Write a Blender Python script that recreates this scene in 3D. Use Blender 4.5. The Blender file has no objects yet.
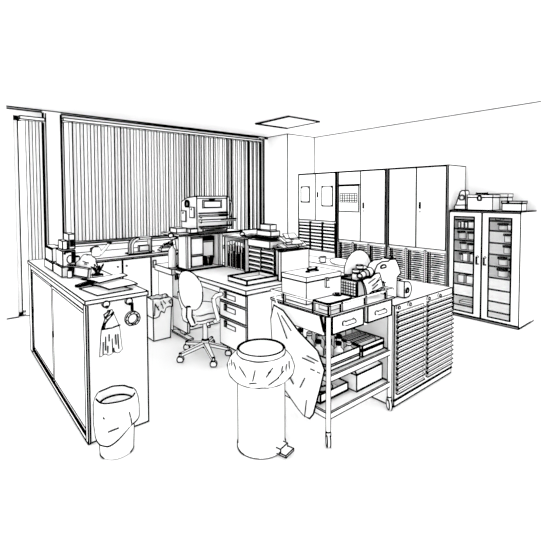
import bpy, bmesh, math, random
from mathutils import Vector, Matrix, noise
random.seed(7)
R, PI, SIN, COS = math.radians, math.pi, math.sin, math.cos
scene = bpy.context.scene
COL = scene.collection

# ---------------------------------------------------------------- camera
EYE = Vector((0, 0, 1.5))
YAW, TILT, ROLL, FPX = .7033, .03849, .0029, 396.67
fw = Vector((SIN(YAW)*COS(TILT), COS(YAW)*COS(TILT), -SIN(TILT)))
rt = Vector((COS(YAW), -SIN(YAW), 0))
dn = fw.cross(rt)
rt, dn = rt*COS(ROLL)+dn*SIN(ROLL), dn*COS(ROLL)-rt*SIN(ROLL)
cam = bpy.data.cameras.new('camera')
camo = bpy.data.objects.new('camera', cam); COL.objects.link(camo)
camo.matrix_world = Matrix(((rt.x, -dn.x, -fw.x, 0), (rt.y, -dn.y, -fw.y, 0), (rt.z, -dn.z, -fw.z, 1.5), (0, 0, 0, 1)))
cam.sensor_width = 36; cam.lens = 36*FPX/550; cam.shift_y = -63.7/550; cam.clip_start = .02
scene.camera = camo

# ---------------------------------------------------------------- materials
def white(name, c=.994):
    m = bpy.data.materials.new(name); m.use_nodes = True
    nt = m.node_tree; b = nt.nodes['Principled BSDF']
    b.inputs['Roughness'].default_value = 1; b.inputs['Specular IOR Level'].default_value = 0
    n = nt.nodes.new('ShaderNodeTexNoise'); n.inputs['Scale'].default_value = 30
    r = nt.nodes.new('ShaderNodeValToRGB')
    r.color_ramp.elements[0].color = (c-.003, c-.003, c-.003, 1); r.color_ramp.elements[1].color = (c+.003, c+.003, c+.003, 1)
    nt.links.new(n.outputs['Fac'], r.inputs['Fac']); nt.links.new(r.outputs['Color'], b.inputs['Base Color'])
    return m
def flat_black(name, c=0):
    m = bpy.data.materials.new(name); m.use_nodes = True
    b = m.node_tree.nodes['Principled BSDF']
    b.inputs['Base Color'].default_value = (c, c, c, 1)
    b.inputs['Roughness'].default_value = 1; b.inputs['Specular IOR Level'].default_value = 0
    return m
PAPER = white('white_paint'); INK = flat_black('black_ink'); DARK = flat_black('black_plastic')
GREY = flat_black('grey_metal', .018)
GLASS = bpy.data.materials.new('clear_glass'); GLASS.use_nodes = True
_n = GLASS.node_tree; _n.nodes.clear()
_o = _n.nodes.new('ShaderNodeOutputMaterial'); _t = _n.nodes.new('ShaderNodeBsdfTransparent')
_g = _n.nodes.new('ShaderNodeBsdfGlossy'); _g.inputs['Roughness'].default_value = .02
_m = _n.nodes.new('ShaderNodeMixShader'); _m.inputs[0].default_value = .004
_n.links.new(_t.outputs[0], _m.inputs[1]); _n.links.new(_g.outputs[0], _m.inputs[2]); _n.links.new(_m.outputs[0], _o.inputs[0])

PEN = 1.28          # outline width

# ---------------------------------------------------------------- shape builder
class S:
    """collects solids and drawn lines in room coordinates; build() links them as ONE mesh object"""
    def __init__(s): s.bm = bmesh.new(); s.lines = []
    def add(s, vs, fs, M=None):
        v = [s.bm.verts.new((M @ Vector(p)) if M else p) for p in vs]
        for f in fs:
            try: s.bm.faces.new([v[i] for i in f])
            except ValueError: pass
        return s
    def box(s, x0, y0, z0, x1, y1, z1, M=None):
        return s.add([(x, y, z) for z in (z0, z1) for y in (y0, y1) for x in (x0, x1)],
                     [(0, 2, 3, 1), (4, 5, 7, 6), (0, 1, 5, 4), (1, 3, 7, 5), (3, 2, 6, 7), (2, 0, 4, 6)], M)
    def open_box(s, x0, y0, z0, x1, y1, z1, t=.006, M=None):
        s.box(x0, y0, z0, x1, y1, z0+t, M)
        s.box(x0, y0, z0, x0+t, y1, z1, M); s.box(x1-t, y0, z0, x1, y1, z1, M)
        s.box(x0+t, y0, z0, x1-t, y0+t, z1, M); return s.box(x0+t, y1-t, z0, x1-t, y1, z1, M)
    def prism(s, poly, axis, a, b, M=None):
        """poly in the two other axes (x: y,z; y: x,z; z: x,y), extruded from a to b"""
        f = {'x': lambda u, v, w: (w, u, v), 'y': lambda u, v, w: (u, w, v), 'z': lambda u, v, w: (u, v, w)}[axis]
        n = len(poly); vs = [f(u, v, a) for u, v in poly]+[f(u, v, b) for u, v in poly]
        fs = [tuple(range(n)), tuple(range(2*n-1, n-1, -1))]+[(i, i+n, (i+1) % n+n, (i+1) % n) for i in range(n)]
        return s.add(vs, fs, M)
    def lathe(s, c, prof, seg=32, fn=None, axis='z', cap=(True, True), M=None):
        vs, fs = [], []
        for r, z in prof:
            for k in range(seg):
                t = 2*PI*k/seg; q = fn(t, z, r) if fn else (r, z)
                x, y, h = q[0]*COS(t), q[0]*SIN(t), q[1]
                p = {'z': (x, y, h), 'x': (h, x, y), 'y': (y, h, x)}[axis]
                vs.append((c[0]+p[0], c[1]+p[1], c[2]+p[2]))
        n = len(prof)
        for i in range(n-1):
            for k in range(seg):
                k2 = (k+1) % seg; fs.append((i*seg+k, i*seg+k2, (i+1)*seg+k2, (i+1)*seg+k))
        if cap[0]: fs.append(tuple(range(seg-1, -1, -1)))
        if cap[1]: fs.append(tuple((n-1)*seg+k for k in range(seg)))
        return s.add(vs, fs, M)
    def cyl(s, c, r, h, axis='z', seg=24, r2=None, M=None):
        return s.lathe(c, [(r, 0), (r if r2 is None else r2, h)], seg, None, axis, M=M)
    def ball(s, c, rx, ry=None, rz=None, seg=32, rings=16, bump=0, freq=8, M=None, zmin=-9):
        ry = ry or rx; rz = rz or rx; vs, fs = [], []
        for i in range(rings+1):
            a = -PI/2+PI*i/rings
            for k in range(seg):
                t = 2*PI*k/seg; d = Vector((COS(a)*COS(t), COS(a)*SIN(t), SIN(a)))
                g = 1+bump*noise.noise(d*freq*.3+Vector(c)*5) if bump else 1
                vs.append((c[0]+rx*d.x*g, c[1]+ry*d.y*g, max(c[2]+rz*d.z*g, zmin)))
        for i in range(rings):
            for k in range(seg):
                k2 = (k+1) % seg; fs.append((i*seg+k, i*seg+k2, (i+1)*seg+k2, (i+1)*seg+k))
        return s.add(vs, fs, M)
    def rod(s, pts, r, seg=8, closed=False):
        seg = max(seg, 12)
        pts = [Vector(p) for p in pts]; n = len(pts); vs, fs = [], []; u = None
        for i, p in enumerate(pts):
            a = pts[(i-1) % n] if (closed or i) else p; b = pts[(i+1) % n] if (closed or i < n-1) else p
            d = (b-a).normalized()
            if u is None: u = d.orthogonal().normalized()
            u = (u-d*u.dot(d)).normalized(); v = d.cross(u)
            rr = r[i] if isinstance(r, (list, tuple)) else r
            for k in range(seg):
                t = 2*PI*k/seg; vs.append(p+(u*COS(t)+v*SIN(t))*rr)
        for i in range(n if closed else n-1):
            j = (i+1) % n
            for k in range(seg):
                k2 = (k+1) % seg; fs.append((i*seg+k, i*seg+k2, j*seg+k2, j*seg+k))
        if not closed: fs += [tuple(range(seg-1, -1, -1)), tuple((n-1)*seg+k for k in range(seg))]
        return s.add(vs, fs)
    def sheet(s, g, t=.004):
        """grid of points g[i][j] made a solid sheet of thickness t"""
        n, m = len(g), len(g[0]); P = [[Vector(p) for p in row] for row in g]; top, bot = [], []
        for i in range(n):
            for j in range(m):
                a = P[min(i+1, n-1)][j]-P[max(i-1, 0)][j]; b = P[i][min(j+1, m-1)]-P[i][max(j-1, 0)]
                nn = a.cross(b); nn = nn.normalized() if nn.length > 1e-9 else Vector((0, 0, 1))
                top.append(P[i][j]+nn*t/2); bot.append(P[i][j]-nn*t/2)
        N = n*m; fs = []
        for i in range(n-1):
            for j in range(m-1):
                q = (i*m+j, (i+1)*m+j, (i+1)*m+j+1, i*m+j+1); fs += [q, tuple(N+k for k in reversed(q))]
        rim = [j for j in range(m)]+[i*m+m-1 for i in range(1, n)]+[(n-1)*m+j for j in range(m-2, -1, -1)]+[i*m for i in range(n-2, 0, -1)]
        for a, b in zip(rim, rim[1:]+rim[:1]): fs.append((a, b, b+N, a+N))
        return s.add(top+bot, fs)
    def line(s, p, q, w=1): s.lines.append((Vector(p), Vector(q), w)); return s
    def path(s, pts, w=1, closed=False):
        pts = list(pts)
        for a, b in zip(pts, pts[1:]+(pts[:1] if closed else [])): s.line(a, b, w)
        return s
    def build(s, name, parent=None, loc=None, mat=None, ang=50, w=1.0, contour=False, ink=True, smooth=False, rest=True):
        bm = s.bm; bmesh.ops.recalc_face_normals(bm, faces=bm.faces); bm.normal_update()
        segs = list(s.lines)
        if ink:
            th = R(ang)
            for e in bm.edges:
                a, b = e.verts[0].co.copy(), e.verts[1].co.copy()
                if len(e.link_faces) != 2: segs.append((a, b, w)); continue
                f, g = e.link_faces
                if f.normal.angle(g.normal, 0) > th: segs.append((a, b, w)); continue
                if contour:
                    m = EYE-(a+b)/2
                    if (f.normal.dot(m) > 0) != (g.normal.dot(m) > 0): segs.append((a, b, w*1.15))
        zmin = min((v.co.z for v in bm.verts), default=0) if rest else -9
        for f in bm.faces: f.material_index = 0; f.smooth = smooth
        for a, b, ww in segs:
            d = b-a
            if d.length < 1e-6: continue
            d.normalize(); u = d.orthogonal().normalized(); v = d.cross(u); rad = []
            for p in (a, b):
                dd = max((p-EYE).dot(fw), .3); rad.append(.5*PEN*ww*dd/FPX*(1+.3*min(1, max(0, 3.4-dd))))
            a = Vector((a.x, a.y, max(a.z, zmin+rad[0]+.0004))); b = Vector((b.x, b.y, max(b.z, zmin+rad[1]+.0004)))
            if (b-a).length < 1e-6: continue
            d = (b-a).normalized(); u = d.orthogonal().normalized(); v = d.cross(u)
            vs = []
            for p, rr, sg in ((a, rad[0], -1), (b, rad[1], 1)):
                for k in range(5):
                    t = 2*PI*k/5; vs.append(bm.verts.new(p+d*sg*rr*.5+(u*COS(t)+v*SIN(t))*rr))
            for k in range(5):
                f = bm.faces.new((vs[k], vs[(k+1) % 5], vs[5+(k+1) % 5], vs[5+k])); f.material_index = 1
            f = bm.faces.new(vs[4::-1]); f.material_index = 1
            f = bm.faces.new(vs[5:]); f.material_index = 1
        o_loc = Vector(loc) if loc is not None else Vector((0, 0, 0))
        if parent is not None:
            q = parent
            while q is not None: o_loc = o_loc+q.location; q = q.parent
        bmesh.ops.translate(bm, verts=bm.verts, vec=-o_loc)
        me = bpy.data.meshes.new(name); bm.to_mesh(me); bm.free()
        me.materials.append(mat or PAPER); me.materials.append(INK)
        o = bpy.data.objects.new(name, me); COL.objects.link(o)
        if parent is not None: o.parent = parent
        elif loc is not None: o.location = loc
        return o

def thing(name, label, cat, loc, group=None):
    o = bpy.data.objects.new(name, None); COL.objects.link(o); o.location = loc; o.empty_display_size = .05
    return tag(o, label, cat, group)
def tag(o, label, cat, group=None):
    o['label'] = label; o['category'] = cat
    if group: o['group'] = group
    return o
def struct(o): o['kind'] = 'structure'; return o
def Rz(c, deg): return Matrix.Translation(c) @ Matrix.Rotation(R(deg), 4, 'Z') @ Matrix.Translation(-Vector(c))
def arc(c, r, a0, a1, n, f): return [f(c[0]+r*COS(R(a0+(a1-a0)*i/n)), c[1]+r*SIN(R(a0+(a1-a0)*i/n))) for i in range(n+1)]

# ================================================================ the room
ZC, YW, XR = 2.60, 5.78, 5.40
struct(S().box(-2.2, -2.5, -.08, 6.0, 6.0, 0).build('floor', ink=False))
struct(S().box(-2.2, -2.5, ZC, 6.0, 6.0, ZC+.08).build('ceiling', ink=False))
W1, W2 = (.72, 1.03), (1.235, 4.62)               # the two window openings
w = S()
w.box(-2.2, YW, 0, W1[0], YW+.14, ZC)
w.box(W1[0], YW, 2.50, W1[1], YW+.14, ZC)
w.box(W1[1], YW, 0, W2[0], YW+.14, ZC)
w.box(W2[0], YW, 0, W2[1], YW+.14, .90); w.box(W2[0], YW, 2.52, W2[1], YW+.14, ZC)
w.box(W2[1], YW, 0, XR+.1, YW+.14, ZC)
w.line((.66, YW-.003, ZC-.004), (4.725, YW-.003, ZC-.004), 1.5).line((.66, YW-.003, ZC-.03), (4.725, YW-.003, ZC-.03), 1.2)
w.line((.60, YW-.002, .002), (.72, YW-.002, .002), 1)
struct(w.build('wall_left', ink=False))
w = S().box(XR, -2.5, 0, XR+.1, 6.0, ZC).line((XR-.003, 1.56, ZC-.004), (XR-.003, 5.225, ZC-.004), .8)
struct(w.build('wall_right', ink=False))
w = S().box(4.725, 5.225, 0, XR, YW, ZC)
w.line((4.725, 5.225, ZC-.004), (4.725, YW, ZC-.004), .8).line((4.725, 5.225, ZC-.004), (XR, 5.225, ZC-.004), .8)
w.line((4.725, 5.225, 0), (4.725, 5.225, ZC), .9).line((XR-.003, 5.222, 0), (XR-.003, 5.222, ZC), .8)
struct(w.build('wall_corner', ink=False))
struct(S().box(1.03, YW-.05, 0, 1.235, YW, ZC-.02).line((1.03, YW-.05, 0), (1.03, YW-.05, ZC-.05), 1.7)
       .line((1.06, YW-.052, 0), (1.06, YW-.052, ZC-.05), .8).line((1.235, YW-.05, 0), (1.235, YW-.05, ZC-.05), 1.7).build('trim_1', ink=False))
struct(S().box(4.50, YW-.05, .7, 4.60, YW, ZC-.03).line((4.50, YW-.05, .7), (4.50, YW-.05, ZC-.05), 1.3)
       .line((4.53, YW-.052, .7), (4.53, YW-.052, ZC-.05), 1).line((4.57, YW-.052, .7), (4.57, YW-.052, ZC-.05), 1.3).line((4.60, YW-.052, .7), (4.60, YW-.052, ZC-.05), .8).build('trim_2', ink=False))
for n, (a, b, z0, z1) in enumerate(((W1[0], W1[1], 0, 2.50), (W2[0], W2[1], .90, 2.52)), 1):
    wo = S()
    for x in ([a, b-.05] if n == 1 else [a, (a+b)/2-.025, b-.05]): wo.box(x, YW+.04, z0, x+.05, YW+.09, z1)
    wo.box(a, YW+.04, z0, b, YW+.09, z0+.05); wo.box(a, YW+.04, z1-.05, b, YW+.09, z1)
    wo = struct(wo.build('window_%d' % n))
    S().box(a+.05, YW+.06, z0+.05, b-.05, YW+.066, z1-.05).build('pane', wo, mat=GLASS, ink=False)
    if n == 2: S().box(a-.02, YW-.06, .885, b, YW+.04, .915).build('window_sill', wo, w=.7)

# ---------------------------------------------------------------- vertical blinds
def blind(x0, x1, y, z0, z1, pitch, label):
    t = thing('vertical_blind', label, 'blind', ((x0+x1)/2, y, z0), 'vertical blinds over the windows')
    S().box(x0-.02, y-.03, z1, x1+.02, y+.03, z1+.045).build('headrail', t, w=.9)
    s = S(); n = int(round((x1-x0)/pitch)); rng = random.Random(int(x0*100))
    for i in range(n):
        x = x0+(i+.5)*pitch; a = R(32+rng.uniform(-9, 9)); dx, dy = COS(a)*pitch*.56, SIN(a)*pitch*.56
        nx, ny = -SIN(a)*.0012, COS(a)*.0012; zb = z0+rng.uniform(-.008, .008)
        s.prism([(x-dx-nx, y+dy*1-ny), (x+dx-nx, y-dy-ny), (x+dx+nx, y-dy+ny), (x-dx+nx, y+dy+ny)], 'z', zb, z1)
        f = .85+.5*max(0, (x-2.6)/2.0)**2
        s.line((x+dx, y-dy, zb), (x+dx, y-dy, z1), rng.choice((.7, .9, 1.1, 1.3, 1.6))*f)
        for q in (.1,): s.line((x+dx*q, y-dy*q-.002, zb), (x+dx*q, y-dy*q-.002, z1), rng.uniform(.5, 1.0)*f)
        s.line((x-dx, y+dy, zb), (x+dx, y-dy, zb), .7); s.line((x-dx, y+dy, z1), (x+dx, y-dy, z1), .8)
    s.build('slats', t, ink=False)
blind(.79, 1.015, 5.67, .03, 2.43, .072, 'narrow vertical blind hanging to the floor left of the wall pillar')
blind(1.26, 4.47, 5.66, .91, 2.46, .088, 'wide vertical blind covering the long window over the counter')

# ---------------------------------------------------------------- ceiling light
t = thing('ceiling_light', 'square flush ceiling panel near the corner pillar', 'ceiling light', (3.97, 4.40, ZC))
s = S()
for a in ((3.66, 4.04, 4.28, 4.06), (3.66, 4.74, 4.28, 4.76), (3.66, 4.06, 3.68, 4.74), (4.26, 4.06, 4.28, 4.74)): s.box(a[0], a[1], ZC-.015, a[2], a[3], ZC)
s.build('frame', t, ink=False).data
s = S().box(3.68, 4.06, ZC-.010, 4.26, 4.74, ZC)
s.path([(3.66, 4.04, ZC-.016), (4.28, 4.04, ZC-.016), (4.28, 4.76, ZC-.016), (3.66, 4.76, ZC-.016)], 1.3, True)
s.line((3.675, 4.75, ZC-.016), (4.28, 4.745, ZC-.016), 1.8).line((3.675, 4.04, ZC-.016), (3.675, 4.76, ZC-.016), 1.6)
s.build('diffuser', t, ink=False, rest=False)

# ================================================================ left: cabinet with sliding doors
CX0, CX1, CY0, CY1, CH = .651, 1.028, 2.513, 4.46, .88
t = thing('sliding_door_cabinet', 'long low white cabinet with two sliding doors and hooks on its end panel', 'cabinet', (.85, 3.48, 0))
S().box(CX0+.012, CY0+.006, .0, CX1, CY1-.006, .85).build('body', t)
S().box(CX0-.006, CY0-.01, .85, CX1+.002, CY1+.01, CH).build('top', t)
s = S()
s.box(CX0, CY0, .0, CX0+.012, CY0+.045, .85); s.box(CX0, CY1-.11, 0, CX0+.012, CY1, .85); s.box(CX0, CY0+.045, .815, CX0+.012, CY1-.11, .85)
s.box(CX0, CY0+.045, .0, CX0+.012, CY1-.11, .035)
s.build('face_frame', t)
for a, b, x in ((3.40, CY1-.11, .659), (CY0+.045, 3.47, .654)):
    d = S().box(x, a, .04, x+.008, b, .81)
    d.line((x, a+.02, .05), (x, b-.02, .05), 1.6).line((x, a+.02, .075), (x, b-.02, .075), .9)
    d.line((x, b-.045, .06), (x, b-.045, .79), .9).line((x, b-.055, .79), (x, a+.03, .79), .8)
    d = d.build('sliding_door', t)
    S().prism(arc((b-.03, .43), .022, 0, 360, 14, lambda u, v: (u, v))[:-1], 'x', x-.003, x+.002).build('finger_pull', d, mat=GREY, w=.8)
for hx, hz in ((.765, .842), (.905, .836)):
    h = S().cyl((hx, CY0-.014, hz), .020, .02, 'y', 16)
    h.rod([(hx, CY0-.006, hz-.01), (hx, CY0-.03, hz-.02), (hx, CY0-.036, hz-.01)], .004, 6)
    h.build('hook', t, w=.9, contour=True)

# things hung on the end panel
t = thing('hand_towel', 'pleated hand towel hanging from the left hook on the cabinet end', 'towel', (.77, CY0-.03, .55))
s = S(); top = []
g = []
for i in range(13):
    v = i/12; z = .808-.105*v if i < 5 else .773-.24*(i-4)/8
    z = .815-(.815-.548)*v; half = (.012+.040*min(1, v/.42)) if v < .42 else .052+.014*(v-.42)/.58
    cx = .771+.004*v
    g.append([(cx+half*u, CY0-.056-.003*SIN(u*9+v)*min(1, v*2)-.006*(1-abs(u)), z+.008*SIN(u*8)*(v > .99)) for u in [k/10-1 for k in range(21)]])
s.sheet(g, .006)
for u, z0, z1 in ((-.55, .66, .58), (-.2, .67, .63), (.1, .64, .56), (.45, .66, .60), (-.35, .60, .56), (.7, .66, .57), (-.8, .63, .56), (.25, .58, .555)):
    s.line((.773+.058*u, CY0-.068, z0), (.774+.062*u, CY0-.068, z1), .8)
s.path([(.725, CY0-.066, .708), (.78, CY0-.066, .706), (.826, CY0-.066, .714)], 1)
s.build('cloth', t, ang=80, contour=True, w=.55)
s = S().sheet([[(.775, CY0-.062, .815), (.765, CY0-.066, .80)], [(.735, CY0-.064, .795), (.738, CY0-.066, .775)], [(.745, CY0-.064, .772), (.755, CY0-.066, .762)], [(.79, CY0-.064, .80), (.785, CY0-.066, .785)],
                [(.742, CY0-.064, .74), (.732, CY0-.066, .735)], [(.735, CY0-.064, .715), (.727, CY0-.066, .71)]], .004)
s.build('hanging_loop', t, w=.8)
t = thing('hanging_tape_ring', 'ring shaped roll hung by a strap on the right hook of the cabinet end', 'ring', (.905, CY0-.02, .69))
c = (.905, .738)
s = S().lathe((c[0], CY0-.075, c[1]), [(.031, 0), (.044, 0), (.044, .018), (.031, .018), (.031, 0)], 36, None, 'y', (False, False))
for k in range(10):
    a = R(36*k+8); s.line((c[0]+.034*SIN(a), CY0-.076, c[1]+.034*COS(a)), (c[0]+.046*SIN(a+.2), CY0-.076, c[1]+.043*COS(a+.2)), .6)
s.build('roll', t, w=.8)
S().box(.902, CY0-.064, .785, .908, CY0-.058, .832).build('strap', t, w=1.2)

# ---------------------------------------------------------------- bins with liner bags
def bag_fn(amp, f, sd):
    def q(t, z, r):
        n = noise.noise(Vector((COS(t)*f, SIN(t)*f, z*14+sd)))
        return r*(1+amp*n), z+.25*amp*r*noise.noise(Vector((COS(t)*f+9, SIN(t)*f, z*9+sd)))
    return q
def strokes(s, c, r, items, w=.8):
    """short fold lines on a bag: (azimuth deg, z0, azimuth, z1, radius factor)"""
    for a0, z0, a1, z1, k in items:
        s.line((c[0]+r*k*COS(R(a0)), c[1]+r*k*SIN(R(a0)), z0), (c[0]+r*k*COS(R(a1)), c[1]+r*k*SIN(R(a1)), z1), w)
B1 = (.765, 2.350)
t = thing('waste_bin', 'small round waste bin with sagging liner bag in front of cabinet end panel', 'bin', (B1[0], B1[1], 0))
s = S().lathe((*B1, 0), [(.082, 0), (.090, .008), (.100, .29), (.094, .29), (.084, .012)], 40)
s.build('bin_body', t, contour=True, ang=60)
s = S()
def lip(t_, z, r):
    a = (math.degrees(t_)-250+540) % 360-180
    n = noise.noise(Vector((COS(t_)*1.6, SIN(t_)*1.6, z*8+3)))
    drop = 0
    if z < .16: drop = -.045*max(0, COS(R(a+30)))**2+.05*max(0, COS(R(a-55)))**2
    return r*(1+.07*n), z+drop+.010*n
s.lathe((*B1, 0), [(.100, .15), (.114, .14), (.123, .19), (.125, .25), (.122, .30), (.113, .335), (.107, .340), (.101, .325), (.094, .25), (.085, .18)], 48, lip, cap=(False, True))
c = math.degrees(math.atan2(-B1[1], -B1[0]))
strokes(s, B1, .121, ((c-30, .315, c-26, .30, .93), (c-26, .30, c-14, .292, .98), (c-14, .292, c-8, .30, .98), (c+0, .291, c+14, .297, .99), (c+14, .297, c+22, .312, .95),
                     (c-20, .19, c+4, .205, 1.07), (c+33, .27, c+36, .24, 1.03), (c+38, .23, c+40, .20, 1.02), (c-6, .322, c-3, .320, .9), (c-33, .27, c-30, .262, 1.05)), .9)
s.build('liner_bag', t, contour=True, ang=120, w=.9)

B2 = (1.450, 1.842)
t = thing('pedal_bin', 'tall round pedal bin with liner bag folded over its rim', 'bin', (B2[0], B2[1], 0))
s = S().lathe((*B2, 0), [(.139, 0), (.143, .004), (.143, .022), (.139, .026), (.139, .56)], 56)
s.build('bin_body', t, contour=True, ang=60)
s = S().lathe((*B2, 0), [(.139, .553), (.141, .553), (.141, .592), (.137, .596), (.134, .594), (.134, .56)], 56, cap=(False, False))
s.build('rim', t, contour=True, ang=50, w=1.0)
S().lathe((*B2, 0), [(.134, .580), (.134, .590), (.12, .592), (.0, .593)], 56).build('lid', t, ang=80)
def lip2(t_, z, r):
    n = noise.noise(Vector((COS(t_)*2.2, SIN(t_)*2.2, z*7+1)))
    return r*(1+.06*n), z+(.014*n if z < .5 else 0)
s = S().lathe((*B2, 0), [(.143, .425), (.165, .425), (.188, .45), (.196, .49), (.183, .53), (.160, .556), (.142, .566)], 56, lip2, cap=(False, False))
c = math.degrees(math.atan2(-B2[1], -B2[0]))
strokes(s, B2, .175, [(c-70, .55, c-62, .49, 1.06), (c-56, .55, c-46, .50, 1.08), (c-40, .545, c-25, .49, 1.1), (c-10, .54, c-14, .48, 1.12), (c+8, .50, c+16, .53, 1.1), (c+20, .545, c+12, .52, 1.08), (c+26, .48, c+40, .515, 1.12),
                      (c+12, .455, c+30, .485, 1.12), (c+50, .54, c+46, .47, 1.08), (c+58, .55, c+60, .48, 1.08), (c-76, .52, c-72, .47, 1.08), (c-20, .46, c-8, .468, 1.1), (c+40, .54, c+36, .50, 1.08)], .75)
s.build('liner_bag', t, contour=True, ang=80, w=.9)
pd = Matrix.Translation((B2[0], B2[1], 0)) @ Matrix.Rotation(R(-76), 4, 'Z')
s = S().box(.13, -.035, .012, .165, .035, .05, pd).box(.16, -.04, .018, .205, .04, .03, pd)
s.build('pedal', t, w=.9)

# ---------------------------------------------------------------- things on the cabinet top
def carton(x0, y0, z0, x1, y1, z1, label, art=None):
    o = S().box(x0, y0, z0, x1, y1, z1)
    if art: art(o, x0, y0, z0, x1, y1, z1)
    return tag(o.build('carton', loc=((x0+x1)/2, (y0+y1)/2, z0), w=1), label, 'box', 'cartons stacked on the cabinet top')
def lid_line(o, x0, y0, z0, x1, y1, z1): o.line((x0, y0, z1-.012), (x0, y1, z1-.012), 1.4)
def decor(o, x0, y0, z0, x1, y1, z1):
    y = y0-.001; cx = x0+.05
    o.path([(cx+.022*COS(R(a)), y, z0+.055+.03*SIN(R(a))) for a in range(0, 360, 30)], .9, True)
    o.box(x1-.022, y-.001, z0+.03, x1-.010, y, z1-.012)
    for k in range(4): o.line((x1-.020+.003*k, y-.002, z0+.03), (x1-.020+.003*k, y-.002, z1-.012), 1.2)
    o.line((x0+.012, y, z1-.02), (x0+.02, y, z1-.006), 1.6).line((cx-.02, y, z0+.018), (cx+.03, y, z0+.012), .9).line((x0+.03, y, z1-.008), (x1-.03, y, z1-.004), 1.5)
def slot(o, x0, y0, z0, x1, y1, z1):
    y = y0-.001
    for k in range(5): o.line((x0+.012+.004*k, y, z0+.025), (x0+.012+.004*k, y, z0+.075), 1.1)
carton(.700, 3.655, .882, .775, 3.965, .952, 'flat lower carton at the far end of the cabinet top, against the pillar')
carton(.700, 3.325, .882, .770, 3.615, .962, 'lower carton of the near stack, behind the leaning picture frame')
carton(.700, 3.655, .959, .765, 3.91, 1.078, 'upright carton with dark top edge, in the far stack on the cabinet', lid_line)
carton(.700, 3.292, .969, .785, 3.50, 1.088, 'carton with a printed round emblem on its end, in the near stack on the cabinet', decor)
carton(.702, 3.30, 1.096, .735, 3.42, 1.165, 'small thin carton left of the topmost slotted carton')
carton(.746, 3.296, 1.096, .786, 3.45, 1.215, 'topmost carton with a dark slot in its face', slot)
# small bottle before the stack
t = thing('dropper_bottle', 'small dark-capped bottle between the carton stack and the picture frame', 'bottle', (.745, 3.285, CH+.001))
S().cyl((.745, 3.285, CH+.001), .014, .06, seg=16).build('bottle_body', t, contour=True)
S().cyl((.745, 3.285, CH+.0615), .009, .018, seg=12).build('cap', t, mat=DARK)
# picture frame
t = thing('picture_frame', 'white picture frame leaning upright on the cabinet top', 'frame', (.795, 3.20, CH+.001))
A, Bp = Vector((.762, 3.30, 0)), Vector((.822, 3.10, 0)); d = (Bp-A).normalized(); nrm = Vector((d.y, -d.x, 0)); nrm = nrm if nrm.dot(EYE-A) > 0 else -nrm
L = (Bp-A).length; Mf = Matrix(((d.x, -nrm.x, 0, A.x), (d.y, -nrm.y, 0, A.y), (0, 0, 1, CH+.012), (0, 0, 0, 1))) @ Matrix.Rotation(R(-8), 4, 'X')
s = S().box(0, 0, 0, L, .018, .008, Mf).box(0, 0, .072, L, .018, .08, Mf).box(0, 0, .008, .01, .018, .072, Mf).box(L-.01, 0, .008, L, .018, .072, Mf)
s.build('frame', t, w=.6)
S().box(.01, .006, .008, L-.01, .016, .072, Mf).build('picture', t, w=.8)
S().box(L*.5-.02, .018, 0, L*.5+.02, .05, .05, Mf).build('stand', t, w=.8)
# rounded bag
s = S().ball((.885, 3.34, .955), .072, .10, .080, 32, 16, .22, 7, zmin=CH+.001)
s.path([(.832, 3.26, 1.005), (.85, 3.245, .995), (.868, 3.24, .99)], .9).path([(.84, 3.25, .985), (.853, 3.243, .982)], .9)
tag(s.build('sponge_bag', loc=(.885, 3.34, CH), contour=True, ang=70), 'rounded white bag bulging behind the picture frame', 'bag')
t = thing('paper_cup', 'tapered white cup between the carton stack and the rounded bag', 'cup', (.835, 3.52, CH+.001))
S().lathe((.835, 3.52, CH+.001), [(.026, 0), (.034, .13), (.031, .13), (.024, .006)], 24).build('cup_body', t, contour=True, ang=50)
# potted plant
t = thing('potted_plant', 'small leafy plant in a round pot on the cabinet top', 'plant', (.868, 3.02, CH+.001))
s = S().lathe((.868, 3.02, CH+.001), [(.024, 0), (.032, .045), (.034, .052), (.029, .052), (.027, .04)], 24); s.build('pot', t, contour=True, ang=50)
s = S(); rg = random.Random(3)
for k in range(11):
    a = k*2.4; ln = rg.uniform(.05, .085); tl = rg.uniform(.25, .75)
    p0 = Vector((.868, 3.02, CH+.045)); out = Vector((COS(a), SIN(a), 0)); side = Vector((-SIN(a), COS(a), 0))
    tip = p0+out*ln*tl+Vector((0, 0, ln)); md = p0+out*ln*tl*.4+Vector((0, 0, ln*.55))
    s.sheet([[p0-side*.004, p0+side*.004], [md-side*.010, md+side*.010], [tip-side*.002, tip+side*.002]], .0015)
s.build('leaves', t, w=.7)
# papers
def page(pts, z, t_=.003, lift=0, label='', name='paper_sheet'):
    a, b, c_, d_ = [Vector((p[0], p[1], z)) for p in pts]; g = []
    for i in range(7):
        u = i/6; row = []
        for j in range(7):
            v = j/6; p = (a*(1-u)+b*u)*(1-v)+(d_*(1-u)+c_*u)*v; p.z += lift*SIN(u*PI)*(.6+.4*v)+lift*.5*u; row.append(p)
        g.append(row)
    return g
def sheet_thing(pts, z, lift, label, name='paper_sheet', lines=()):
    s = S().sheet(page(pts, z, lift=lift), .003)
    for p, q in lines: s.line(p, q, .8)
    return tag(s.build(name, loc=(pts[0][0], pts[0][1], z), w=.9), label, 'paper', 'loose papers on the cabinet top')
sheet_thing([(.70, 2.84), (.735, 2.57), (.965, 2.60), (.90, 2.90)], CH+.003, .0, 'bottom paper sheet at the near corner of the cabinet top')
sheet_thing([(.775, 2.86), (.82, 2.62), (1.02, 2.66), (.99, 2.93)], CH+.018, .010, 'curled middle paper lying over the bottom sheet')
sheet_thing([(.745, 2.97), (.80, 2.75), (1.03, 2.88), (.99, 2.96)], CH+.040, .012, 'topmost bent paper reaching towards the potted plant')
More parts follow.
